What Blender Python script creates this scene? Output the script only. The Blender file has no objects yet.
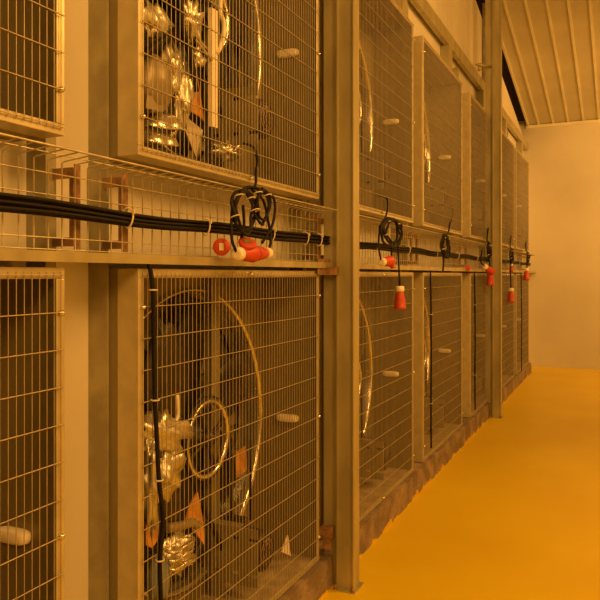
import bpy, math, random
from mathutils import Vector, noise
random.seed(7)
S = bpy.context.scene
C = S.collection
PI = math.pi

# ------------------------------------------------------------------ camera
TH = math.atan(322/700.0)
EYE = 1.56
cam_d = bpy.data.cameras.new('camera')
cam = bpy.data.objects.new('camera', cam_d); C.objects.link(cam)
cam.location = (0, 0, EYE)
cam.rotation_euler = (PI/2, 0, TH)
cam_d.sensor_width = 36; cam_d.lens = 42.0
cam_d.shift_y = -25/600.0
cam_d.clip_start = 0.05
S.camera = cam

# ------------------------------------------------------------------ world and lamps
W = bpy.data.worlds.new('world'); S.world = W; W.use_nodes = True
W.node_tree.nodes['Background'].inputs[0].default_value = (1.0, 0.43, 0.06, 1)
W.node_tree.nodes['Background'].inputs[1].default_value = 0.14

LCOL = (1.0, 0.465, 0.092)
def area(loc, sx, sy, power, aim):
    l = bpy.data.lights.new('room_light', 'AREA'); l.shape = 'RECTANGLE'; l.size = sx; l.size_y = sy
    l.energy = power; l.color = LCOL
    o = bpy.data.objects.new('room_light', l); C.objects.link(o); o.location = loc
    o.rotation_euler = (Vector(aim)-Vector(loc)).to_track_quat('-Z', 'Y').to_euler()
    return o
area((1.5, 0.8, 4.0), 0.5, 1.8, 56, (-0.9, 1.9, 1.0))
area((0.9, -1.7, 3.4), 1.2, 0.5, 40, (-1.4, 2.2, 1.7))  # fill added behind the camera to brighten the fan interiors
area((1.8, 4.6, 4.0), 0.5, 1.8, 85, (-0.9, 5.2, 1.0))
area((2.2, 9.6, 3.5), 0.5, 1.8, 95, (0.6, 12.0, 3.0))  # added beside the end wall to brighten it
area((2.6, 1.0, 1.9), 0.9, 1.6, 12, (-1.4, 2.6, 1.6))

vs = S.view_settings
S.display_settings.display_device = 'sRGB'
vs.view_transform = 'Standard'; vs.look = 'None'; vs.gamma = 1.0
vs.use_curve_mapping = False
vs.exposure = 0.44

# ------------------------------------------------------------------ materials
def mat(name, col, rough=0.5, metal=0.0, var=0.0, scale=6.0, bump=0.0, bscale=40.0, col2=None, ramp=(0.4, 0.65), stretch=(1, 1, 1), spec=0.5):
    m = bpy.data.materials.new(name); m.use_nodes = True
    nt = m.node_tree; b = nt.nodes['Principled BSDF']
    b.inputs['Base Color'].default_value = (*col, 1)
    b.inputs['Roughness'].default_value = rough
    b.inputs['Metallic'].default_value = metal
    b.inputs['Specular IOR Level'].default_value = spec
    tc = nt.nodes.new('ShaderNodeTexCoord')
    mp = nt.nodes.new('ShaderNodeMapping'); mp.inputs['Scale'].default_value = stretch
    nt.links.new(tc.outputs['Object'], mp.inputs['Vector'])
    n = nt.nodes.new('ShaderNodeTexNoise'); n.inputs['Scale'].default_value = scale; n.inputs['Detail'].default_value = 6
    nt.links.new(mp.outputs['Vector'], n.inputs['Vector'])
    r = nt.nodes.new('ShaderNodeValToRGB')
    c2 = col2 if col2 else tuple(max(0, c*(1-var)) for c in col)
    r.color_ramp.elements[0].position = ramp[0]; r.color_ramp.elements[0].color = (*c2, 1)
    r.color_ramp.elements[1].position = ramp[1]; r.color_ramp.elements[1].color = (*col, 1)
    nt.links.new(n.outputs['Fac'], r.inputs['Fac']); nt.links.new(r.outputs['Color'], b.inputs['Base Color'])
    if bump > 0:
        n2 = nt.nodes.new('ShaderNodeTexNoise'); n2.inputs['Scale'].default_value = bscale; n2.inputs['Detail'].default_value = 4
        nt.links.new(mp.outputs['Vector'], n2.inputs['Vector'])
        bp = nt.nodes.new('ShaderNodeBump'); bp.inputs['Strength'].default_value = bump; bp.inputs['Distance'].default_value = 0.02
        nt.links.new(n2.outputs['Fac'], bp.inputs['Height']); nt.links.new(bp.outputs['Normal'], b.inputs['Normal'])
    return m

M = dict(
    galv=mat('galvanised_steel', (0.52, 0.47, 0.28), 0.36, 0.3, var=0.25, scale=9, stretch=(1, 1, .3)),
    frame=mat('door_frame_steel', (0.62, 0.55, 0.35), 0.33, 0.3, var=0.15, scale=12),
    wire=mat('bright_wire', (0.55, 0.48, 0.34), 0.4, 0.3, var=0.2, scale=20),
    traywire=mat('tray_wire', (0.75, 0.68, 0.52), 0.35, 0.5, var=0.3, scale=15),
    pale=mat('pale_panel', (0.80, 0.76, 0.66), 0.55, 0.0, var=0.12, scale=1.5, stretch=(1, 1, .4)),
    stud=mat('dull_stud', (0.42, 0.38, 0.24), 0.5, 0.15, var=0.3, scale=8),
    housing=mat('housing_sheet', (0.27, 0.225, 0.115), 0.36, 0.2, var=0.2, scale=3, stretch=(1, 1, .3)),
    shutter=mat('shutter_blades', (0.30, 0.25, 0.15), 0.45, 0.2, var=0.3, scale=4),
    blade=mat('fan_blade', (0.035, 0.03, 0.025), 0.4, 0.3, var=0.3, scale=4),
    polished=mat('polished_ring', (0.85, 0.80, 0.68), 0.22, 0.9, var=0.1, scale=6),
    motor=mat('motor_casting', (0.05, 0.04, 0.03), 0.45, 0.2, var=0.3, scale=20),
    cowl=mat('motor_cowl', (0.05, 0.032, 0.025), 0.5, 0.1, var=0.3, scale=20),
    cowlface=mat('cowl_face_plate', (0.50, 0.32, 0.22), 0.5, 0.0, var=0.2, scale=20),
    plate=mat('motor_bracket_steel', (0.30, 0.26, 0.16), 0.45, 0.2, var=0.2, scale=9),
    belt=mat('belt_rubber', (0.02, 0.018, 0.015), 0.6),
    cable=mat('black_cable', (0.012, 0.010, 0.008), 0.55, var=0.2, spec=0.25),
    red=mat('red_plastic', (0.62, 0.075, 0.035), 0.45, var=0.12, scale=15),
    cream=mat('cream_plastic', (0.95, 0.88, 0.74), 0.4, var=0.08),
    tie=mat('cable_tie', (0.75, 0.68, 0.5), 0.4),
    foil=mat('reflection_foil', (0.80, 0.76, 0.62), 0.33, 0.8, var=0.25, scale=12, bump=0.15, bscale=20),  # silver of the pieces standing in for fan-cone reflections
    tan=mat('dull_sheet', (0.34, 0.28, 0.17), 0.4, 0.3, var=0.2, scale=9),
    orange=mat('reflection_orange', (0.72, 0.34, 0.08), 0.45, var=0.35, scale=14),  # orange of the fan-cone reflections, built as flat pieces
    rust=mat('rusty_bracket', (0.42, 0.24, 0.12), 0.7, 0.1, var=0.5, scale=25),
    concrete=mat('curb_concrete', (0.36, 0.27, 0.19), 0.8, var=0.45, scale=7, bump=0.4, bscale=50),
    boxfloor=mat('dusty_box_floor', (0.48, 0.38, 0.24), 0.8, var=0.3, scale=12, bump=0.2),
    ceil=mat('ceiling_board', (0.60, 0.56, 0.42), 0.5, var=0.12, scale=1.4),
    rib=mat('ceiling_joint_strip', (0.80, 0.76, 0.58), 0.45, var=0.1, scale=3),
    endw=mat('end_wall_sheet', (0.76, 0.72, 0.64), 0.40, 0.2, var=0.15, scale=0.7, spec=0.6),
    dark=mat('eave_void_shade', (0.05, 0.035, 0.02), 0.8),  # near-black in place of the shade in the eave void
    bluegrey=mat('blue_grey_plastic', (0.25, 0.30, 0.36), 0.4, var=0.2),
)
# yellow floor: worn epoxy
m = mat('yellow_epoxy_floor', (0.80, 0.60, 0.002), 0.42, var=0.0, scale=1.1, col2=(0.74, 0.52, 0.002), ramp=(0.35, 0.7), bump=0.05, bscale=8)
M['floor'] = m

# ------------------------------------------------------------------ mesh collector
class MB:
    def __init__(s): s.v = []; s.f = []; s.sm = []
    def add(s, vs, fs, smooth=False):
        k = len(s.v); s.v += [tuple(v) for v in vs]
        s.f += [tuple(i+k for i in f) for f in fs]; s.sm += [smooth]*len(fs)
        return s
    def box(s, x0, x1, y0, y1, z0, z1):
        return s.add([(x0,y0,z0),(x1,y0,z0),(x1,y1,z0),(x0,y1,z0),(x0,y0,z1),(x1,y0,z1),(x1,y1,z1),(x0,y1,z1)],
                     [(0,3,2,1),(4,5,6,7),(0,1,5,4),(1,2,6,5),(2,3,7,6),(3,0,4,7)])
    def tube(s, pts, r, n=8, cap=True, closed=False):
        P = [Vector(p) for p in pts]; N = len(P)
        rr = r if isinstance(r, (list, tuple)) else [r]*N
        T = []
        for i in range(N):
            a = P[(i-1) % N] if (closed or i > 0) else P[0]
            b = P[(i+1) % N] if (closed or i < N-1) else P[-1]
            T.append((b-a).normalized())
        u = T[0].orthogonal().normalized(); vs_ = []
        for i in range(N):
            u = (u - T[i]*u.dot(T[i]))
            u = u.normalized() if u.length > 1e-6 else T[i].orthogonal().normalized()
            w = T[i].cross(u)
            for k in range(n):
                a = 2*PI*k/n
                vs_.append(P[i] + (u*math.cos(a)+w*math.sin(a))*rr[i])
        fs = []
        R = N if closed else N-1
        for i in range(R):
            for k in range(n):
                j = (i+1) % N
                fs.append((i*n+k, i*n+(k+1) % n, j*n+(k+1) % n, j*n+k))
        if cap and not closed:
            fs.append(tuple(range(n))[::-1]); fs.append(tuple((N-1)*n+k for k in range(n)))
        return s.add(vs_, fs, True)
    def lathe(s, c, axis, prof, n=24):
        # prof: list of (distance along axis, radius)
        c = Vector(c); ax = Vector(axis).normalized(); u = ax.orthogonal().normalized(); w = ax.cross(u)
        vs_ = []
        for (d, r) in prof:
            for k in range(n):
                a = 2*PI*k/n
                vs_.append(c + ax*d + (u*math.cos(a)+w*math.sin(a))*r)
        fs = []
        for i in range(len(prof)-1):
            for k in range(n):
                fs.append((i*n+k, i*n+(k+1) % n, (i+1)*n+(k+1) % n, (i+1)*n+k))
        fs.append(tuple(range(n))[::-1]); fs.append(tuple((len(prof)-1)*n+k for k in range(n)))
        return s.add(vs_, fs, True)
    def ringplate(s, x0, x1, cy, cz, ri, y0, y1, z0, z1, n=48):
        # a rectangular sheet (thick in x) with a round hole
        vs_ = []
        for x in (x0, x1):
            for k in range(n):
                a = 2*PI*k/n; ca, sa = math.cos(a), math.sin(a)
                vs_.append((x, cy+ri*ca, cz+ri*sa))
            for k in range(n):
                a = 2*PI*k/n; ca, sa = math.cos(a), math.sin(a)
                t = min(((y1-cy)/ca if ca > 1e-6 else (y0-cy)/ca if ca < -1e-6 else 9e9), ((z1-cz)/sa if sa > 1e-6 else (z0-cz)/sa if sa < -1e-6 else 9e9))
                vs_.append((x, cy+t*ca, cz+t*sa))
        fs = []
        for k in range(n):
            j = (k+1) % n
            fs.append((k, n+k, n+j, j)); fs.append((2*n+k, 2*n+j, 3*n+j, 3*n+k))
            fs.append((k, j, 2*n+j, 2*n+k))
        s.add(vs_, fs)
        return s
    def build(s, name, m, parent=None, origin=(0, 0, 0), bevel=0):
        me = bpy.data.meshes.new(name)
        O = Vector(origin)
        me.from_pydata([tuple(Vector(v)-O) for v in s.v], [], s.f); me.update()
        me.polygons.foreach_set('use_smooth', s.sm)
        me.materials.append(m)
        o = bpy.data.objects.new(name, me); C.objects.link(o); o.location = O
        if parent: o.parent = parent
        if bevel:
            b = o.modifiers.new('bevel', 'BEVEL'); b.width = bevel; b.segments = 2; b.limit_method = 'ANGLE'
        return o

def tag(o, label=None, cat=None, group=None, kind=None):
    if label: o['label'] = label
    if cat: o['category'] = cat
    if group: o['group'] = group
    if kind: o['kind'] = kind
    return o
def empty(name, loc, label=None, cat=None, group=None):
    o = bpy.data.objects.new(name, None); C.objects.link(o); o.location = loc; o.empty_display_size = .1
    return tag(o, label, cat, group)
def children(o): return [c for c in bpy.data.objects if c.parent == o]
def copy_tree(o, parent=None):
    c = o.copy(); C.objects.link(c)
    if parent: c.parent = parent
    for ch in children(o): copy_tree(ch, c)
    return c
def smooth_pts(P, k=8):
    P = [Vector(p) for p in P]; out = []
    Q = [P[0]*2-P[1]] + P + [P[-1]*2-P[-2]]
    for i in range(1, len(Q)-2):
        for j in range(k):
            t = j/k; a, b, c, d = Q[i-1], Q[i], Q[i+1], Q[i+2]
            out.append(.5*((2*b)+(c-a)*t+(2*a-5*b+4*c-d)*t*t+(3*b-a-3*c+d)*t**3))
    out.append(P[-1]); return out
def at(px, py, X):
    """photo point -> world point on the vertical plane x = X"""
    u = (px-300)/700; v = (275-py)/700
    d = Vector((-math.sin(TH)+u*math.cos(TH), math.cos(TH)+u*math.sin(TH), v))
    return Vector((0, 0, EYE)) + d*(X/d.x)

# ------------------------------------------------------------------ the room
DX = -1.35                 # front plane of the grille doors
WX = -1.535                 # pale wall behind
END = 12.55
LEFTS = [0.018, 1.745, 3.454, 5.13, 6.93, 8.58, 10.22]
WD, HD = 1.416, 1.42
ZL, ZU = 0.16, 1.93
def roof(y): return 4.13 + 0.19*(END-y)
Y0 = -2.4; XR = 3.2

tag(MB().box(-2.2, XR, Y0, END+.1, -0.1, 0).build('floor', M['floor']), kind='structure')
tag(MB().box(-2.2, XR, END, END+.1, 0, 4.3).build('wall_end', M['endw']), kind='structure')
tag(MB().box(XR, XR+.1, Y0, END+.1, 0, 6.9).build('wall_right', M['pale']), kind='structure')
cl = MB()
def slab(mb, x0, x1, y0, y1, dz0, dz1):
    mb.add([(x0,y0,roof(y0)+dz0),(x1,y0,roof(y0)+dz0),(x1,y1,roof(y1)+dz0),(x0,y1,roof(y1)+dz0),
            (x0,y0,roof(y0)+dz1),(x1,y0,roof(y0)+dz1),(x1,y1,roof(y1)+dz1),(x0,y1,roof(y1)+dz1)],
           [(0,3,2,1),(4,5,6,7),(0,1,5,4),(1,2,6,5),(2,3,7,6),(3,0,4,7)])
slab(cl, -1.46, XR, Y0, END, 0, .08)
ce = tag(cl.build('ceiling', M['ceil']), kind='structure')
for k in range(19):
    x = -1.29 + .236*k
    r = MB(); slab(r, x-.014, x+.014, Y0, END-.02, -.016, 0.004)
    tag(r.build('trim_%d' % (10+k), M['rib']), kind='structure')
r = MB(); slab(r, -1.475, -1.445, Y0, END-.02, -.03, .05)
tag(r.build('trim_9', M['rib']), kind='structure')
# joint line along the top of the end wall
tag(MB().box(-1.5, XR, END-.03, END, 4.07, 4.12).build('trim_8', M['rib']), kind='structure')

# left wall: pale sheets between and above the fan openings
wl = MB()
T0 = WX-.05
for i in range(len(LEFTS)+1):
    a = LEFTS[i-1]+WD if i else Y0
    b = LEFTS[i] if i < len(LEFTS) else END
    wl.box(T0, WX, a, b, 0, 3.34)
for L in LEFTS:
    wl.box(T0, WX, L, L+WD, ZL+HD, ZU)
# above the fans, with vertical sheet joints, top edge following the roof
y = Y0; W2 = .9
ys = [Y0] + [L-.18 for L in LEFTS[1:]] + [END]
for a, b in zip(ys[:-1], ys[1:]):
    a2 = a+.006
    za, zb = roof(a2)-.22, roof(b)-.22
    wl.add([(T0,a2,3.34),(WX,a2,3.34),(WX,b,3.34),(T0,b,3.34),(T0,a2,za),(WX,a2,za),(WX,b,zb),(T0,b,zb)],
           [(0,3,2,1),(4,5,6,7),(0,1,5,4),(1,2,6,5),(2,3,7,6),(3,0,4,7)])
tag(wl.build('wall_left', M['pale']), kind='structure')
# dark sheets behind, shade of the eave void put into their colour
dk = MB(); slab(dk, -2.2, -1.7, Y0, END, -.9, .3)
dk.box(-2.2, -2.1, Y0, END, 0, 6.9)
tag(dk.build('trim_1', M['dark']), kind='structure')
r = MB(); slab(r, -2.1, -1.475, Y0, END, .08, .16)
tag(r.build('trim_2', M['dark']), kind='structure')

# concrete curb under the lower fans
cb = MB()
n = 120; CE = 11.75
for j in range(n):
    a = Y0+(CE-Y0)*j/n; b = Y0+(CE-Y0)*(j+1)/n
    w = lambda t: .004*noise.noise(Vector((t*1.3, 0, 0)))
    cb.add([(-1.70,a,0),(-1.315+w(a),a,0),(-1.315+w(b),b,0),(-1.70,b,0),(-1.70,a,.155),(-1.322+w(a+3),a,.155),(-1.322+w(b+3),b,.155),(-1.70,b,.155)],
           [(0,3,2,1),(4,5,6,7),(1,2,6,5)] + ([(0,1,5,4)] if j == 0 else []) + ([(2,3,7,6)] if j == n-1 else []))
cu = tag(cb.build('trim_3', M['concrete']), kind='structure')
# worn yellow paint splashed up the foot of the curb
nt = M['concrete'].node_tree; bs = nt.nodes['Principled BSDF']
old = bs.inputs['Base Color'].links[0].from_socket
tc = nt.nodes.new('ShaderNodeTexCoord'); sx = nt.nodes.new('ShaderNodeSeparateXYZ'); nt.links.new(tc.outputs['Object'], sx.inputs[0])
nn = nt.nodes.new('ShaderNodeTexNoise'); nn.inputs['Scale'].default_value = 11; nn.inputs['Detail'].default_value = 5
nt.links.new(tc.outputs['Object'], nn.inputs['Vector'])
ma = nt.nodes.new('ShaderNodeMath'); ma.operation = 'MULTIPLY_ADD'; ma.inputs[1].default_value = -7.0; ma.inputs[2].default_value = 0.10
nt.links.new(sx.outputs['Z'], ma.inputs[0])
ad = nt.nodes.new('ShaderNodeMath'); ad.operation = 'ADD'; nt.links.new(ma.outputs[0], ad.inputs[0]); nt.links.new(nn.outputs['Fac'], ad.inputs[1])
gt = nt.nodes.new('ShaderNodeMath'); gt.operation = 'GREATER_THAN'; gt.inputs[1].default_value = 0.55; nt.links.new(ad.outputs[0], gt.inputs[0])
mx = nt.nodes.new('ShaderNodeMix'); mx.data_type = 'RGBA'; mx.inputs[7].default_value = (0.72, 0.46, 0.004, 1)
nt.links.new(gt.outputs[0], mx.inputs[0]); nt.links.new(old, mx.inputs[6]); nt.links.new(mx.outputs[2], bs.inputs['Base Color'])

# ledge (steel angle) between the two rows
lg = MB().box(-1.545, -1.325, Y0, END-.02, 1.612, 1.622).box(-1.333, -1.325, Y0, END-.02, 1.594, 1.612)
tag(lg.build('trim_4', M['galv']), kind='structure')

# ------------------------------------------------------------------ fan units
def make_unit(floor_mat, mz, hz):
    """origin: lower left corner of the door front; x runs into the room, y along the wall"""
    R = empty('fan_unit', (0, 0, 0))
    d0, d1 = -.308, -.08           # housing from back sheet to door box
    cy, cz = WD/2, HD/2+.01
    t = .012
    oy = cy; cy = cy+.028
    h = MB()
    h.box(d0, d1, 0, t, 0, HD).box(d0, d1, WD-t, WD, 0, HD).box(d0, d1, t, WD-t, HD-t, HD)
    for a, b, c_, e in ((.0055, t, .0055, HD-.0055), (WD-t, WD-.0055, .0055, HD-.0055), (t, WD-t, HD-t, HD-.0055)): h.box(-.0795, -.0065, a, b, c_, e)
    h.build('housing', M['housing'], R)
    MB().box(d0, d1, t, WD-t, 0, t).box(-.0795, -.0065, t, WD-t, .0055, t).build('housing_floor', floor_mat, R)
    MB().ringplate(d0-.004, d0+.008, cy, cz, .61, 0, WD, 0, HD).build('orifice_plate', M['housing'], R)
    rg = MB()
    prof = [(d0+.004, .623), (d0+.024, .625), (d0+.03, .617), (d0+.012, .607), (d0-.10, .60)]
    n = 64; vs_ = []
    for (x, r_) in prof:
        for k in range(n):
            a = 2*PI*k/n; vs_.append((x, cy+r_*math.cos(a), cz+r_*math.sin(a)))
    fs = [(i*n+k, i*n+(k+1) % n, (i+1)*n+(k+1) % n, (i+1)*n+k) for i in range(len(prof)-1) for k in range(n)]
    rg.add(vs_, fs, True).build('orifice_ring', M['polished'], R)
    sh = MB()
    for k in range(9):
        z0 = cz-.66+k*.147
        sh.add([(d0-.115, cy-.66, z0), (d0-.115, cy+.66, z0), (d0-.135, cy+.66, z0+.15), (d0-.135, cy-.66, z0+.15),
                (d0-.12, cy-.66, z0), (d0-.12, cy+.66, z0), (d0-.14, cy+.66, z0+.15), (d0-.14, cy-.66, z0+.15)],
               [(0,1,2,3),(4,7,6,5),(0,4,5,1),(2,6,7,3),(1,5,6,2),(0,3,7,4)])
    sh.build('shutter', M['shutter'], R)
    # impeller: hub and six twisted blades
    MB().lathe((d0-.03, cy, cz), (1, 0, 0), [(-.04, .07), (0, .085), (.05, .085), (.06, .05), (.16, .018)]).build('hub', M['motor'], R)
    for b in range(6):
        a0 = b*PI/3+.35
        vs_ = []; nr, nc = 7, 5
        for i in range(nr):
            r_ = .08+.505*i/(nr-1); wd = .16+.20*math.sin(PI*min(1, i/(nr-1)*.8+.1))
            for j in range(nc):
                q = (j/(nc-1)-.5); tw = .55-.25*i/(nr-1)
                yy = q*wd; xx = math.sin(tw)*yy*.5 + .02*(1-4*q*q); yy2 = yy*math.cos(tw)
                Y = r_*math.cos(a0)-yy2*math.sin(a0); Z = r_*math.sin(a0)+yy2*math.cos(a0)
                vs_.append((d0-.03+xx, cy+Y, cz+Z))
        m0 = len(vs_)
        vs_ += [(x-.004, y_, z_) for x, y_, z_ in vs_]
        fs = []
        for i in range(nr-1):
            for j in range(nc-1):
                p = i*nc+j; fs += [(p, p+1, p+nc+1, p+nc), (m0+p, m0+p+nc, m0+p+nc+1, m0+p+1)]
        per = [j for j in range(nc)] + [i*nc+nc-1 for i in range(1, nr)] + [(nr-1)*nc+j for j in range(nc-2, -1, -1)] + [i*nc for i in range(nr-2, 0, -1)]
        for k in range(len(per)):
            p, q = per[k], per[(k+1) % len(per)]; fs.append((p, m0+p, m0+q, q))
        MB().add(vs_, fs, True).build('blade', M['blade'], R)
    # support strut: channel across the orifice
    sy = cy+.14
    MB().box(-.27, -.262, sy-.03, sy+.03, t, HD-t).box(-.30, -.262, sy-.03, sy-.024, t, HD-t).box(-.30, -.262, sy+.024, sy+.03, t, HD-t).build('support_strut', M['plate'], R)
    # big pulley wheel with spokes, on the fan axis
    px_ = -.215; pr = .165
    pl = MB(); ring = []
    n = 48
    prof = [(-.012, pr-.02), (-.012, pr+.003), (-.004, pr-.004), (.004, pr-.004), (.012, pr+.003), (.012, pr-.02)]
    vs_ = []
    for (x, r_) in prof:
        for k in range(n):
            a = 2*PI*k/n; vs_.append((px_+x, cy+r_*math.cos(a), cz+r_*math.sin(a)))
    m0 = len(prof)
    pl.add(vs_, [(i*n+k, i*n+(k+1) % n, ((i+1) % m0)*n+(k+1) % n, ((i+1) % m0)*n+k) for i in range(m0) for k in range(n)], True)
    sp_ = MB()
    for k in range(4):
        a = k*PI/2+.4
        sp_.tube([(px_, cy+.02*math.cos(a), cz+.02*math.sin(a)), (px_, cy+(pr-.012)*math.cos(a), cz+(pr-.012)*math.sin(a))], .010, 6)
    sp_.lathe((px_-.05, cy, cz), (1, 0, 0), [(0, .016), (.03, .016), (.03, .032), (.07, .032), (.07, .018), (.085, .018)], 16)
    pw = pl.build('pulley_wheel', M['polished'], R)
    sp_.build('spokes', M['motor'], pw)
    # belt down to the motor pulley
    my = .940
    mr = .04
    c0 = Vector((px_, cy, cz)); c1 = Vector((px_, my-.03, mz)); r0 = pr+.003
    dv = (c1-c0); D = dv.length; ang = math.atan2(dv.z, dv.y); al = math.acos((r0-mr)/D)
    path = []
    for k in range(25):
        a = ang+al + (2*PI-2*al)*k/24; path.append((px_, cy+r0*math.cos(a), cz+r0*math.sin(a)))
    for k in range(9):
        a = ang-al + (2*al)*k/8; path.append((px_, c1.y+mr*math.cos(a), c1.z+mr*math.sin(a)))
    MB().tube(path, .011, 6, closed=True).build('belt', M['belt'], R)
    # motor bracket: folded plate square to the wall with slots, in front of the motor
    y_ = .846; zb, zt = mz-.122, mz+.122
    pb = MB()
    xs = [-.292, -.255, -.225, -.16, -.13, -.085, -.040]
    for i in range(6):
        xa, xb = xs[i], xs[i+1]
        if i in (1, 3, 5):
            pb.box(xa, xb, y_, y_+.006, zb, zb+.04).box(xa, xb, y_, y_+.006, zb+.055, zt-.055).box(xa, xb, y_, y_+.006, zt-.04, zt)
        else: pb.box(xa, xb, y_, y_+.006, zb, zt)
    pb.box(-.292, -.13, y_+.006, y_+.05, zt-.005, zt)
    pb.build('motor_bracket', M['plate'], R)
    mt = MB().lathe((-.30, my, mz), (1, 0, 0), [(0, .03), (.0, .075), (.03, .085), (.20, .085), (.22, .08)], 28)
    for k in range(16):
        a = 2*PI*k/16
        mt.tube([(-.29, my+.087*math.cos(a), mz+.087*math.sin(a)), (-.12, my+.087*math.cos(a), mz+.087*math.sin(a))], .005, 4)
    mt.box(-.25, -.16, my-.04, my+.04, mz+.08, mz+.12)
    mto = mt.build('motor', M['motor'], R)
    cw = MB().lathe((-.105, my, mz), (1, 0, 0), [(0, .086), (.045, .086), (.058, .078), (.062, .064)], 32)
    cwo = cw.build('motor_cowl', M['cowl'], mto)
    MB().lathe((-.0445, my, mz), (1, 0, 0), [(0, .060), (.0015, .060)], 28).build('cowl_face', M['cowlface'], mto)
    gr = MB()
    for rr_ in (.022, .042, .062):
        gr.tube([(-.042, my+rr_*math.cos(2*PI*k/24), mz+rr_*math.sin(2*PI*k/24)) for k in range(24)], .003, 5, closed=True)
    for k in range(6):
        a = k*PI/3; gr.tube([(-.042, my, mz), (-.043, my+.07*math.cos(a), mz+.07*math.sin(a))], .003, 4)
    gr.build('cowl_grille', M['motor'], mto)
    MB().box(-.30, -.20, .846, .852, .012, zb).box(-.30, -.294, .852, 1.0, .012, zb+.06).build('motor_foot', M['plate'], R)
    # pale oval hand hold on the far side sheet
    hh = MB(); vs_ = []; n = 20
    for yy, q in ((0, .85), (-.014, 1), (-.030, .92), (-.034, .6)):
        for k in range(n):
            a = 2*PI*k/n; ca, sa = math.cos(a), math.sin(a)
            e = .55
            vs_.append((-.160+.062*q*math.copysign(abs(ca)**e, ca), WD-t+yy, hz+.020*q*math.copysign(abs(sa)**e, sa)))
    fs = [(i*n+k, i*n+(k+1) % n, (i+1)*n+(k+1) % n, (i+1)*n+k) for i in range(3) for k in range(n)] + [tuple(3*n+k for k in range(n))]
    hh.add(vs_, fs, True).build('hand_hold', M['cream'], R)
    # door: box frame and welded wire grille
    fw = .030
    d = MB()
    for (a, b, c_, e) in ((0, WD, 0, fw), (0, WD, HD-fw, HD), (0, fw, fw, HD-fw), (WD-fw, WD, fw, HD-fw)):
        d.box(-.006, 0, a, b, c_, e)
    d.box(-.08, -.006, 0, .005, 0, HD).box(-.08, -.006, WD-.005, WD, 0, HD).box(-.08, -.006, .005, WD-.005, 0, .005).box(-.08, -.006, .005, WD-.005, HD-.005, HD)
    do = d.build('door', M['frame'], R, bevel=.002)
    g = MB()
    nv = 56
    for k in range(nv):
        y_ = fw*.6+(WD-fw*1.2)*k/(nv-1)
        g.tube([(.004, y_, .012), (.004, y_, HD-.012)], .0013, 4, cap=False)
    for k in range(15):
        z_ = .02+(HD-.04)*k/14
        g.tube([(.008, .012, z_), (.008, WD-.012, z_)], .0019, 4, cap=False)
    g.build('wire_grille', M['wire'], do)
    for (y_, z_) in ((.018, .12), (.018, HD-.12), (WD-.018, .12), (WD-.018, HD-.12), (WD-.018, HD/2), (WD*.5, .016), (WD*.5, HD-.016)):
        MB().lathe((0, y_, z_), (1, 0, 0), [(0, .008), (.008, .008), (.010, .006), (.014, .004)], 10).build('clip_bolt', M['polished'], do)
    return R

lowL = [
 'lower row fan behind wire grille at left picture edge, pale oval hand hold low inside',
 'lower row fan with pulley wheel and silvery reflection shapes, left of the main column',
 'lower row fan just right of the main column, red plug hanging before it',
 'lower row fan second right of the main column, thin cable down its left edge',
 'lower row fan behind grille immediately before the far thin column',
 'lower row fan immediately beyond the far thin column, low red plug before it',
 'farthest lower row fan behind grille, next to the end wall']
upL = [
 'upper row fan behind wire grille cut off by the top left corner of the picture',
 'upper row fan with crumpled and bowl-like reflection shapes inside, left of main column',
 'upper row fan behind grille just right of the main column, coil and red plugs below',
 'upper row fan behind grille, second right of the main column, plain coil below it',
 'upper row fan behind grille immediately before the far thin column',
 'upper row fan behind grille immediately beyond the far thin column',
 'farthest upper row fan behind grille, next to the end wall']
lp = make_unit(M['boxfloor'], .207, .69)
up = make_unit(M['housing'], .305, .73)
low_units, up_units = [], []
for i, L in enumerate(LEFTS):
    o = lp if i == 0 else copy_tree(lp)
    low_units.append(o); tag(o, lowL[i], 'fan', 'exhaust fans of the lower row')
for i, L in enumerate(LEFTS):
    o = up if i == 0 else copy_tree(up)
    up_units.append(o); tag(o, upL[i], 'fan', 'exhaust fans of the upper row')
for i, L in enumerate(LEFTS):
    low_units[i].location = (DX, L, ZL); up_units[i].location = (DX, L, ZU)

# ------------------------------------------------------------------ steel framing
def stud(y0, y1, label):
    m_ = MB().box(WX, -1.462, y0, y0+.005, 0.156, 3.60).box(-1.467, -1.462, y0+.005, y1-.005, 0.156, 3.60).box(WX, -1.462, y1-.005, y1, .156, 3.60)
    o = m_.build('wall_stud', M['stud'], origin=(WX, y0, .156))
    return tag(o, label, 'stud', 'vertical studs between the fans')
pos = ['left picture edge fans', 'fans with reflection shapes', 'first fans right of the main column', 'second fans right of the main column', 'fans before the far column', 'fans beyond the far column', 'last fans before the end wall']
for i, L in enumerate(LEFTS):
    if i: stud(L-(.012 if i == 1 else .038), L-.001, 'dull steel stud along the left side of the ' + pos[i])
    stud(L+WD+.045, L+WD+.085, 'dull steel stud along the right side of the ' + pos[i])

def column(y0, label, top):
    R = empty('steel_column', (-1.24, y0+.05, 0), label, 'column')
    y1 = y0+.085
    def ch(n_, mb, m_, par=None):
        o = mb.build(n_, m_, None, origin=(-1.24, y0+.05, 0)); o.parent = R; o.location = (0, 0, 0); return o
    ch('front_channel', MB().box(-1.205, -1.199, y0, y1, .006, top).box(-1.283, -1.205, y0+.012, y0+.018, .006, top).box(-1.289, -1.283, y0, y1, .006, top), M['galv'])
    ch('rear_channel', MB().box(-1.37, -1.289, y0+.03, y0+.036, .006, top).box(-1.345, -1.338, y0+.036, y1+.02, .006, top), M['galv'])
    ch('foot_plate', MB().box(-1.30, -1.185, y0-.02, y1+.03, 0, .006), M['galv'])
    b = MB()
    for (x, y_) in ((-1.29, y0-.01), (-1.20, y0-.01)):
        b.lathe((x, y_, .006), (0, 0, 1), [(0, .010), (.010, .010), (.012, .006), (.02, .006)], 6)
    ch('anchor_bolt', b, M['rust'])
    return R
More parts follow.
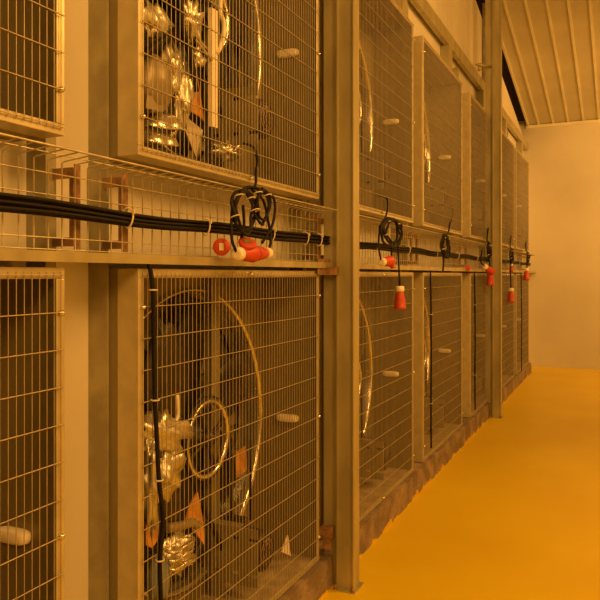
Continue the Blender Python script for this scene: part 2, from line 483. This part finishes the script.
column(3.235, 'tall galvanised steel column in the foreground between second and third fans', roof(3.3)-.02)
column(7.84, 'far thin galvanised steel column standing against the fan row', roof(7.9)-.02)
# bracket that ties the main column to the ledge
tag(MB().box(-1.34, -1.28, 3.20, 3.262, 1.56, 1.60).box(-1.34, -1.334, 3.11, 3.262, 1.56, 1.64).build('tie_bracket', M['rust'], origin=(-1.31, 3.23, 1.56)),
    'rusty tie bracket joining the ledge to the main column', 'bracket')
tag(MB().box(-1.372, -1.31, 3.205, 3.262, 0.25, 0.30).box(-1.35, -1.31, 3.205, 3.211, .20, .25).build('tie_bracket', M['rust'], origin=(-1.34, 3.23, .2)),
    'rusty foot bracket low beside the base of the main column', 'bracket')

# rail over the upper doors and its short props
tag(MB().box(-1.46, -1.454, 0, END-.05, 3.69, 3.81).box(-1.50, -1.46, 0, END-.05, 3.69, 3.696).box(-1.50, -1.46, 0, END-.05, 3.804, 3.81).build('steel_rail', M['galv'], origin=(-1.47, 0, 3.69)),
    'long galvanised steel rail running above the upper fan doors', 'rail')
for k, (py_, lab) in enumerate(((4.93, 'short prop under the rail above the first fan right of the main column'), (6.45, 'short prop under the rail above the second fan right of the main column'),
                  (8.2, 'short prop under the rail just before the far column'), (9.9, 'short prop under the rail just beyond the far column'), (11.6, 'short prop under the rail nearest the end wall'))):
    tag(MB().box(-1.453, -1.447, py_, py_+.12, 3.352, 3.69).box(-1.53, -1.453, py_, py_+.006, 3.352, 3.69).build('rail_prop', M['galv'], origin=(-1.45, py_+.07, 3.335)),
        lab, 'prop', 'short props under the steel rail')
# dark upright behind the far column
tag(MB().box(-1.53, -1.44, 8.60, 8.66, 3.81, roof(8.7)-.02).build('dark_upright', M['stud'], origin=(-1.5, 8.6, 3.81)), 'dark upright rising above the rail behind the far column', 'post')
tag(MB().tube([(-1.42, 7.80, 3.80), (-1.42, 7.80, 3.88)], .02, 8).tube([(-1.44, 7.72, 3.85), (-1.31, 7.86, 3.85)], .012, 6).build('rail_clamp', M['galv'], origin=(-1.42, 7.7, 3.72)), 'small steel clamp where the rail meets the far column', 'clamp')

# ------------------------------------------------------------------ wire cable tray
def tray(y0, y1, label):
    R = empty('cable_tray', (-1.40, (y0+y1)/2, 1.62), label, 'cable tray', 'wire cable trays between the fan rows')
    g = MB(); X = -1.375
    n = int((y1-y0)/.05)
    for k in range(n+1):
        y_ = y0+.05*k
        g.tube([(X, y_, 1.626), (X, y_, 1.862), (X+.008, y_, 1.866), (X+.100, y_, 1.876)], .0022, 4, cap=False)
    for z_ in (1.628, 1.659, 1.715, 1.772, 1.829): g.tube([(X+.004, y0, z_), (X+.004, y1, z_)], .0022, 4, cap=False)
    for x_, z_ in ((X+.05, 1.868),): g.tube([(x_, y0, z_+.004), (x_, y1, z_+.004)], .0022, 4, cap=False)
    g.tube([(X+.100, y0, 1.879), (X+.100, y1, 1.879)], .0032, 5, cap=False)
    o = g.build('wire_mesh', M['traywire'], None, origin=(-1.40, (y0+y1)/2, 1.62)); o.parent = R; o.location = (0, 0, 0)
    return R
tray(-0.30, 3.20, 'galvanised wire cable tray between the fan rows left of the main column')
tray(3.36, 7.80, 'galvanised wire cable tray between the fan rows from main to far column')
tray(7.96, 11.9, 'galvanised wire cable tray between the fan rows beyond the far column')
for i, L in enumerate(LEFTS):
    for s_, yy in (('left', L-.03), ('right', L+WD+.072)):
        if i == 0 and s_ == 'left': continue
        b = MB().box(-1.400, -1.385, yy-.002, yy+.004, 1.64, 1.86).box(-1.389, -1.385, yy+.004, yy+.026, 1.63, 1.87).box(-1.462, -1.400, yy-.002, yy+.004, 1.64, 1.665).box(-1.462, -1.400, yy-.002, yy+.004, 1.83, 1.86)
        tag(b.build('tray_bracket', M['rust'], origin=(-1.42, yy, 1.64)), 'rusty tray bracket, %s side of the %s' % (s_, pos[i]), 'bracket', 'rusty brackets holding the cable tray')

# black cables in a bundle along the tray
lab = 'black power cable running in the tied bundle along the wire tray'
offs = [(0, .0), (.012, .004), (-.002, .013), (.010, .017), (.001, .026), (.012, .030)]
for k, (dx, dz) in enumerate(offs):
    pts = []
    n = 130
    for j in range(n+1):
        y_ = -0.3+12.1*j/n
        sag = -.006*math.cos(y_*2*PI/.9) + .0015*math.sin(y_*3.1+k*2)
        sp = 1.0+.20*math.sin(y_*1.7)**2
        pts.append((-1.350+dx, y_, 1.714+dz*sp+sag*.6))
    o = MB().tube(pts, .0054, 6).build('power_cable', M['cable'], origin=(-1.35, 5.75, 1.70))
    tag(o, lab, 'cable', 'black cables bundled along the tray')
for y_ in (1.69, 2.12, 2.63, 2.98, 3.14, 4.0, 4.7, 5.5, 6.3, 7.2, 8.4, 9.4, 10.4):
    pts = [(-1.345+.019*math.cos(a), y_+.003*math.sin(2*a), 1.731+.030*math.sin(a)) for a in [2*PI*q/14 for q in range(14)]]
    tag(MB().tube(pts, .003, 5, closed=True).box(-1.327, -1.320, y_-.003, y_+.003, 1.742, 1.756).build('cable_tie', M['tie'], origin=(-1.342, y_, 1.731)),
        'white cable tie around the black cable bundle on the tray', 'cable tie', 'white cable ties on the bundle')

# ------------------------------------------------------------------ plugs and coils
def plug(name_root, loc, axis, label, s=1.0, lid=False, parent=None):
    """red industrial plug: cream gland collar at the cable end, red stepped body"""
    R = empty(name_root, loc, label, 'plug', 'red industrial plugs')
    ax = Vector(axis).normalized()
    MB().lathe((0, 0, 0), ax, [(0, .013*s), (0, .022*s), (.006*s, .026*s), (.030*s, .027*s), (.034*s, .022*s)], 20).build('gland_collar', M['cream'], R)
    b = MB().lathe(ax*.034*s, ax, [(0, .020*s), (.010*s, .024*s), (.04*s, .030*s), (.045*s, .031*s), (.085*s, .033*s), (.088*s, .036*s), (.10*s, .036*s), (.104*s, .032*s), (.104*s, .026*s)], 24)
    bo = b.build('plug_body', M['red'], R)
    u = ax.orthogonal().normalized()
    rb = MB()
    for k in range(10):
        a = 2*PI*k/10; w = ax.cross(u); q = u*math.cos(a)+w*math.sin(a)
        rb.tube([ax*.115*s+q*.031*s, ax*.085*s+q*.030*s], .002*s, 4)
    rb.build('grip_ribs', M['red'], bo)
    if lid:
        q = u
        MB().lathe(ax*.10*s+q*.050*s, (q*.8+ax*.35), [(0, .034*s), (.008*s, .036*s), (.012*s, .034*s), (.013*s, .015*s)], 22).build('flap_lid', M['red'], R)
    return R

def coil(c, rad_y, rad_z, loops, label, seed, rise, drops, r=.0056, name='coiled_cable'):
    """hanging coil of cable round centre c, fed from the motor at 'rise', with tails to each drop"""
    rnd = random.Random(seed); c = Vector(c)
    R = empty(name, (c.x, c.y, c.z-rad_z), label, 'cable', 'coiled cables hanging from the tray')
    O = Vector(R.location)
    pts = [Vector(p) for p in rise]
    for l in range(loops):
        oy = rnd.uniform(-.3, .3)*rad_y; oz = rnd.uniform(-.10, .05)*rad_z; ry = rad_y*rnd.uniform(.6, 1.05); rz = rad_z*rnd.uniform(.85, 1.05)
        for k in range(10):
            a = PI/2 + 2*PI*k/10
            pts.append(c + Vector((.012+.02*rnd.random(), oy+ry*math.cos(a), oz+rz*math.sin(a)-(rz-rad_z))))
    pts.append(c+Vector((.02, 0, rad_z)))
    MB().tube([p-O for p in smooth_pts(pts, 5)], r, 7).build('cable_loops', M['cable'], R)
    for d in drops:
        MB().tube([Vector(p)-O for p in smooth_pts(d, 8)], r, 7).build('cable_tail', M['cable'], R)
    for a in (.9, 2.2, 3.6):
        q = c + Vector((.022, rad_y*.85*math.cos(a), rad_z*.8*math.sin(a))) - O
        MB().tube([q+Vector((.017*math.cos(b), .017*math.sin(b), .006*math.cos(b))) for b in [2*PI*t/12 for t in range(12)]], .0025, 5, closed=True).build('cable_tie', M['tie'], R)
    return R

XC = -1.255
# --- below the fan with reflection shapes: two groups of loops, three plugs
up1 = at(253, 147, -1.40)
feed = [up1+Vector((-.05, 0, .02)), up1, at(257, 158, -1.325), at(256, 172, -1.30), at(255, 186, -1.262)]
cA = at(239, 211, XC)
coil(cA, .085, .075, 3, 'double coil of thick black cable with white ties beneath the reflection-filled upper fan', 3, feed + [at(245, 188, XC)],
     [[at(233, 200, XC), at(231.5, 220, XC+.01), at(232, 240, XC+.015), at(237, 253, XC+.02)],
      [at(243, 205, XC), at(244, 225, XC), at(241, 240, XC), at(242, 246, XC+.01)]])
cB = at(257, 206, XC+.01)
coil(cB, .075, .065, 2, 'smaller looser coil of black cable just right of the double coil', 9, [at(245, 188, XC), at(250, 187, XC)],
     [[at(252, 190, XC), at(263, 200, XC), at(268, 220, XC), at(271, 238, XC), at(269, 250, XC+.02)],
      [at(258, 192, XC), at(272, 196, XC), at(275, 208, XC), at(272, 226, XC), at(262, 243, XC-.01)]])
p0 = at(236, 254, XC+.02); p1 = at(268.5, 253, XC+.02)
plug('coupled_plug', p0, (p1-p0), 'red plug with cream collar on the ledge, left half of the coupled pair', .92, lid=False)
plug('coupled_plug', p1+Vector((0, .005, 0)), (p0-p1), 'red socket with cream collar on the ledge, right half of the coupled pair', .80)
lidR = empty('plug_lid', at(247, 245, XC+.025), 'open round red flap lid with pale label standing above the coupled plugs', 'lid')
MB().lathe((0, 0, 0), (.42, -.40, .80), [(0, .030), (.006, .033), (.012, .033), (.015, .028)], 24).build('lid_disc', M['red'], lidR)
MB().tube([(.0, .025, .0), (.0, .042, -.008), (-.005, .05, -.02)], .007, 6).build('lid_hinge', M['red'], lidR)
e_ = Vector((.52, -.85, .0)).normalized()
la = Vector((.42, -.40, .80)).normalized(); lu = la.cross(Vector((0, 0, 1))).normalized(); lw = la.cross(lu)
MB().add([la*d+lu*a*.015+lw*b*.010 for d in (.0145, .018) for a, b in ((-1, -1), (1, -1), (1, 1), (-1, 1))],
         [(0, 3, 2, 1), (4, 5, 6, 7), (0, 1, 5, 4), (1, 2, 6, 5), (2, 3, 7, 6), (3, 0, 4, 7)]).build('pale_label', M['tan'], lidR)
pe = plug('spare_plug', at(221.5, 247, -1.30)-e_*.10, e_, 'red plug turned end-on with pale square label, left of the coupled pair', .72)
cc = e_*.113
uu = e_.cross(Vector((0, 0, 1))).normalized()
lb = MB()
z = Vector((0, 0, 1))
pts8 = [cc+uu*a*.008+z*b*.013+e_*d for d in (0, .004) for a, b in ((-1, -1), (1, -1), (1, 1), (-1, 1))]
lb.add(pts8, [(0, 3, 2, 1), (4, 5, 6, 7), (0, 1, 5, 4), (1, 2, 6, 5), (2, 3, 7, 6), (3, 0, 4, 7)]).build('pale_label', M['tie'], pe)
MB().lathe(e_*.088, e_, [(0, .031), (.022, .031), (.026, .028)], 24).build('end_cap', M['red'], pe)

# --- first fan right of the main column
XC2 = -1.27
c2 = at(389, 232, XC2)
coil(c2, .19, .080, 7, 'tangled coil of black cable beneath the first upper fan right of the main column', 5,
     [at(377, 196, -1.42), at(384, 197, -1.36), at(387.5, 200, -1.335), at(387, 212, -1.30), at(385, 220, -1.27)],
     [[at(380, 225, XC2), at(378.5, 245, XC2), at(381, 260, XC2+.02)],
      [at(391, 240, XC2), at(391.5, 255, XC2), at(391, 259, XC2)],
      [at(397, 232, XC2), at(398.5, 260, XC2), at(399.7, 287, XC2)]])
a_ = at(381, 262, XC2+.02)
plug('wall_plug', a_, Vector((.15, 1, .05)), 'red plug with cream collar resting on the ledge beside the main column', .9)
plug('wall_plug', at(391, 258, XC2+.03), Vector((.2, .15, -1)), 'short red plug lying against the one beside the main column', .45)
plug('hanging_plug', at(399.8, 286, XC2), Vector((.0, .02, -1)), 'red plug with cream collar hanging before the lower grille right of main column', 1.05)

# --- second fan right of the column: plain coil
c3 = at(443, 246, XC2)
coil(c3, .14, .085, 5, 'plain tight coil of black cable without any plug, second right of the main column', 8,
     [at(452, 205, -1.42), at(453, 213, -1.38), at(450, 224, -1.335), at(448, 233, -1.30)],
     [[at(443, 255, XC2), at(443.5, 262, XC2), at(443, 271, XC2)]], r=.007)
plug('ledge_plug', at(469, 269, -1.32), Vector((.1, -1, .1)), 'small red plug with pale collar lying on the ledge before the far column', .7)
# --- further ones
c4 = at(487, 252, XC2)
coil(c4, .10, .10, 3, 'coil of black cable hanging just before the far column', 12,
     [at(489, 210, -1.42), at(488.5, 225, -1.35), at(487, 240, -1.30)],
     [[at(482, 250, XC2), at(481, 262, XC2), at(485, 266, XC2)], [at(489, 250, XC2), at(489.5, 262, XC2), at(490, 268, XC2)]], r=.008)
plug('hanging_plug', at(484, 266, XC2), Vector((.3, .6, -.3)), 'red plug with cream collar just before the far column, upper of two', 1.1)
plug('hanging_plug', at(490, 269, XC2), Vector((0, .1, -1)), 'red plug hanging just before the far column, lower of two', 1.25)
c5 = at(510, 256, XC2)
coil(c5, .12, .09, 3, 'coil of black cable hanging just beyond the far column', 13,
     [at(511.5, 225, -1.42), at(511.5, 235, -1.35), at(510, 246, -1.30)],
     [[at(511, 256, XC2), at(511.5, 264, XC2)], [at(510, 258, XC2), at(510.5, 275, XC2), at(511, 289, XC2)]], r=.008)
plug('hanging_plug', at(511.5, 264, XC2), Vector((0, -.1, -1)), 'short red plug directly beyond the far column at ledge height', .75)
plug('hanging_plug', at(511, 288, XC2), Vector((0, -.05, -1)), 'lowest hanging red plug, beyond the far column against the grille', 1.3)
c6 = at(526.5, 258, XC2)
coil(c6, .12, .08, 3, 'coil of black cable hanging nearest the end wall', 14,
     [at(526.5, 232, -1.42), at(526, 241, -1.35), at(526, 250, -1.30)],
     [[at(527, 258, XC2), at(527, 268, XC2)]], r=.009)
plug('hanging_plug', at(526.5, 268, XC2), Vector((0, -.1, -1)), 'farthest red plug, hanging near the end wall', 1.3)

# thin supply cables running down beside the lower doors
def drop(pts, label, r=.0075):
    P = [Vector(p) for p in pts]
    R = empty('drop_cable', P[-1], label, 'cable', 'cables running down the lower doors')
    MB().tube([p-P[-1] for p in smooth_pts(P, 8)], r, 7).build('cable', M['cable'], R)
    for q in P[1:-1:2]:
        q = q-P[-1]
        MB().tube([q+Vector((.013*math.cos(b), .013*math.sin(b), 0)) for b in [2*PI*t/10 for t in range(10)]], .0028, 5, closed=True).build('cable_tie', M['tie'], R)
    return R
drop([at(149, 262, -1.335), at(153, 290, -1.33), at(154, 340, -1.335), at(155, 400, -1.33), at(157, 440, -1.335), at(159, 480, -1.33), at(163, 520, -1.335), at(160, 560, -1.33), at(161, 604, -1.335)],
     'black cable running down inside the grille of the reflection-filled lower fan')
for (px, y0_, y1_, lb_) in ((431, 270, 448, 'black cable down the second lower grille right of the main column'), (475, 270, 410, 'black cable down the lower grille just before the far column'),
                       (521.5, 272, 372, 'black cable down the left edge of the last lower grille')):
    drop([at(px-.5, y0_, -1.336), at(px, y0_+(y1_-y0_)*.25, -1.334), at(px+.3, y0_+(y1_-y0_)*.5, -1.336), at(px, y0_+(y1_-y0_)*.75, -1.334), at(px+.2, y1_, -1.336)], lb_, .0065)

# ------------------------------------------------------------------ clutter in two housings; silver and orange pieces stand in for fan-cone reflections
def blob(name, px, py, X, w, h, d, mat_, label, seed, cat='foil', amp=.35, sharp=2.2, rot=0, par=None):
    """crumpled lump, about w x h x d metres"""
    nU, nV = 22, 14; c = at(px, py, X); vs_ = []
    for i in range(nV+1):
        ph = PI*i/nV
        for j in range(nU):
            a = 2*PI*j/nU
            p = Vector((math.sin(ph)*math.cos(a), math.sin(ph)*math.sin(a), math.cos(ph)))
            nz = noise.noise(p*sharp+Vector((seed*7.3, 0, 0)))+.5*abs(noise.noise(p*sharp*2.3+Vector((0, seed*3.1, 0))))
            q = p*(1+amp*nz*2)
            q = Vector((q.x*d/2, q.y*w/2, q.z*h/2))
            if rot: q = Vector((q.x, q.y*math.cos(rot)-q.z*math.sin(rot), q.y*math.sin(rot)+q.z*math.cos(rot)))
            vs_.append(q)
    fs = [(i*nU+j, i*nU+(j+1) % nU, (i+1)*nU+(j+1) % nU, (i+1)*nU+j) for i in range(nV) for j in range(nU)]
    o = MB().add(vs_, fs, True).build(name, mat_); o.location = c
    return tag(o, label, cat)
def sheet(name, pts, X, mat_, label, cat='sheet', thick=.006, tilt=.0):
    """folded flat piece through photo points, real thickness"""
    P = [at(a, b, X+tilt*((k % 2)*2-1)) for k, (a, b) in enumerate(pts)]
    c = sum(P, Vector())/len(P); n = len(P)
    vs_ = [p-c for p in P] + [p-c-Vector((thick, 0, 0)) for p in P]
    fs = [tuple(range(n)), tuple(range(2*n-1, n-1, -1))] + [(i, n+i, n+(i+1) % n, (i+1) % n) for i in range(n)]
    o = MB().add(vs_, fs).build(name, mat_); o.location = c
    return tag(o, label, cat)
def bar(name, pts, X, r, mat_, label, cat='hose', smooth=True):
    P = [at(a, b, X) for a, b in pts]; c = P[-1]
    P = smooth_pts(P, 8) if smooth else P
    o = MB().tube([p-c for p in P], r, 8).build(name, mat_); o.location = c
    return tag(o, label, cat)
def bowl(name, px, py, X, r, axis, mat_, label):
    c = at(px, py, X)
    prof = [(0, .05*r), (.02*r, .5*r), (.18*r, .85*r), (.42*r, r), (.42*r, 1.06*r), (.38*r, 1.06*r), (.14*r, .88*r), (-.03*r, .5*r), (-.05*r, .04*r)]
    o = MB().lathe((0, 0, 0), axis, prof, 32).build(name, mat_); o.location = c
    return tag(o, label, 'bowl')

# upper
blob('reflection_piece', 154, 21, -1.46, .15, .10, .04, M['foil'], 'pale flat foil-like reflection high at the left inside the upper grille', 1, amp=.4)
blob('reflection_piece', 180, 95, -1.47, .085, .22, .06, M['foil'], 'long crumpled silver reflection beside the orange one, upper fan', 2, amp=.45)
blob('reflection_piece', 171, 70, -1.45, .08, .14, .05, M['foil'], 'bright crumpled highlight shape near the middle of the upper fan clutter', 4, amp=.5)
blob('reflection_piece', 192, 20, -1.47, .10, .13, .05, M['foil'], 'crumpled foil-like reflection beside the black bar, top of the upper fan', 5, amp=.5)
blob('reflection_piece', 197, 58, -1.47, .06, .06, .04, M['foil'], 'small shiny reflection tuft right of the black bar in the upper fan', 6, amp=.5)
blob('reflection_piece', 225, 152, -1.50, .11, .06, .08, M['foil'], 'silver highlight shape under the motor bracket in the upper fan', 7, amp=.5)
blob('grey_dome', 154, 84, -1.47, .17, .20, .10, M['tan'], 'smooth dull grey dome at the left inside the upper grille', 3, 'cover', amp=.06)
bowl('bowl_reflection', 158, 112, -1.50, .095, (-.35, .2, -1), M['polished'], 'shiny bowl-shaped reflection, uppermost of the stack at lower left of the upper fan')
bowl('bowl_reflection', 156, 130, -1.49, .085, (-.35, .1, -1), M['polished'], 'shiny bowl-shaped reflection, middle of the stack at lower left of the upper fan')
bowl('bowl_reflection', 154, 148, -1.48, .080, (-.45, .1, -1), M['polished'], 'shiny bowl-shaped reflection, lowest of the stack at lower left of the upper fan')
blob('glint_ball', 172, 133, -1.46, .03, .03, .03, M['polished'], 'small round glint right of the bowl-shaped reflections', 2, 'ball', amp=.08)
sheet('hanging_cone', [(168, 38), (173, 40), (181, 60), (178, 66), (163, 66), (161, 60)], -1.45, M['tan'], 'dull bell shaped sheet piece hanging in the upper fan clutter', tilt=.015)
sheet('orange_reflection', [(190, 68), (197, 72), (205, 122), (199, 116), (188, 110)], -1.49, M['orange'], 'narrow orange reflection slanting down in the upper fan', 'board')
sheet('grey_plate', [(184, 115), (203, 130), (201, 152), (196, 157), (183, 125)], -1.48, M['tan'], 'dull grey tapered plate below the orange reflection in the upper fan', 'plate', tilt=.01)
sheet('grey_plate', [(147, 95), (165, 99), (163, 112), (146, 108)], -1.44, M['tan'], 'small grey plate under the dome in the upper fan', 'plate')
bar('black_arm', [(178, -12), (183, 30), (190, 55), (196, 92)], -1.44, .012, M['cable'], 'thick black curved bar crossing the upper fan from the top', 'bar')
bar('black_arm', [(141, 57), (155, 45), (170, 36)], -1.44, .013, M['cable'], 'short black diagonal arm at the left of the upper fan', 'bar')
bar('pale_hose', [(222, -8), (220, 10), (224, 25), (222, 42), (217, 53)], -1.44, .010, M['cream'], 'pale curved hose hanging in the upper fan', 'hose')
tag(MB().box(-.008, .008, -.022, .022, -.38, .08).build('pale_post', M['cream']), 'flat pale upright strip behind the grille of the upper fan', 'strip').location = at(213, 30, -1.45)
bar('thin_rod', [(196, 40), (206, 53), (212, 60)], -1.44, .005, M['wire'], 'thin bright rod slanting beside the black bar', 'rod')
# lower
blob('reflection_piece', 163, 434, -1.45, .23, .11, .08, M['foil'], 'wide crumpled silver reflection left of the pulley wheel in the lower fan', 11, amp=.5, rot=-.3)
blob('reflection_piece', 167, 470, -1.44, .12, .17, .07, M['foil'], 'bright crumpled reflection below the wide one in the lower fan', 12, amp=.5)
blob('reflection_piece', 172, 555, -1.47, .16, .14, .10, M['foil'], 'crumpled silver reflection low in the lower fan', 13, amp=.45)
blob('reflection_piece', 150, 490, -1.43, .05, .22, .05, M['foil'], 'narrow silver reflection against the left stile of the lower fan', 14, amp=.45)
sheet('orange_reflection', [(198, 492), (203, 520), (205, 545), (186, 520), (190, 505)], -1.49, M['orange'], 'orange triangular reflection below the pulley wheel', 'board')
sheet('orange_reflection', [(146, 522), (159, 522), (158, 540), (152, 548), (146, 545)], -1.46, M['orange'], 'rounded orange reflection at the lower left stile', 'board')
sheet('orange_reflection', [(171, 485), (178, 492), (180, 512), (172, 514), (168, 500)], -1.50, M['orange'], 'small orange reflection behind the crumpled silver one of the lower fan', 'board')
sheet('orange_reflection', [(236, 452), (246, 446), (247, 470), (237, 478)], -1.60, M['orange'], 'orange reflection right of the pulley wheel', 'board')
bar('flexible_tube', [(168, 528), (180, 526), (192, 523), (198, 526)], -1.46, .018, M['tan'], 'ribbed flexible tube lying low in the lower fan', 'hose')
bar('steel_rod', [(250, 440), (250, 520)], -1.56, .007, M['cable'], 'thin dark upright rod right of the pulley wheel', 'rod', False)
bar('pale_hose', [(177, 395), (178, 415), (172, 425)], -1.46, .008, M['cream'], 'short pale hose above the wide silver reflection', 'hose')
for k, (r_, yy, w) in enumerate(((.075, 536, 'upper'), (.070, 545, 'middle'), (.065, 554, 'lower'))):
    c = at(180, yy+8, -1.43)
    tag(MB().tube([Vector((r_*.45*math.cos(a), r_*math.sin(a), .004*math.cos(3*a))) for a in [2*PI*q/32 for q in range(32)]], .006, 6, closed=True).build('ring_reflection', M['polished']), 'shiny ring-shaped reflection, %s of three lying in the lower fan' % w, 'ring', 'shiny rings in the lower fan').location = c
blob('plastic_bottle', 159, 578, -1.46, .10, .16, .07, M['bluegrey'], 'blue grey plastic container at the bottom left of the lower fan', 5, 'container', amp=.08)
sheet('paper_scrap', [(282, 552), (288, 535), (291, 556)], -1.44, M['cream'], 'small pale triangular scrap beside the lower fan motor', 'scrap')
blob('dark_cover', 165, 505, -1.50, .16, .30, .06, M['motor'], 'dark rounded cover behind the reflections of the lower fan', 7, 'cover', amp=.15)
blob('dark_cover', 165, 380, -1.55, .26, .40, .06, M['motor'], 'dark rounded cover above the reflections of the lower fan', 8, 'cover', amp=.15)
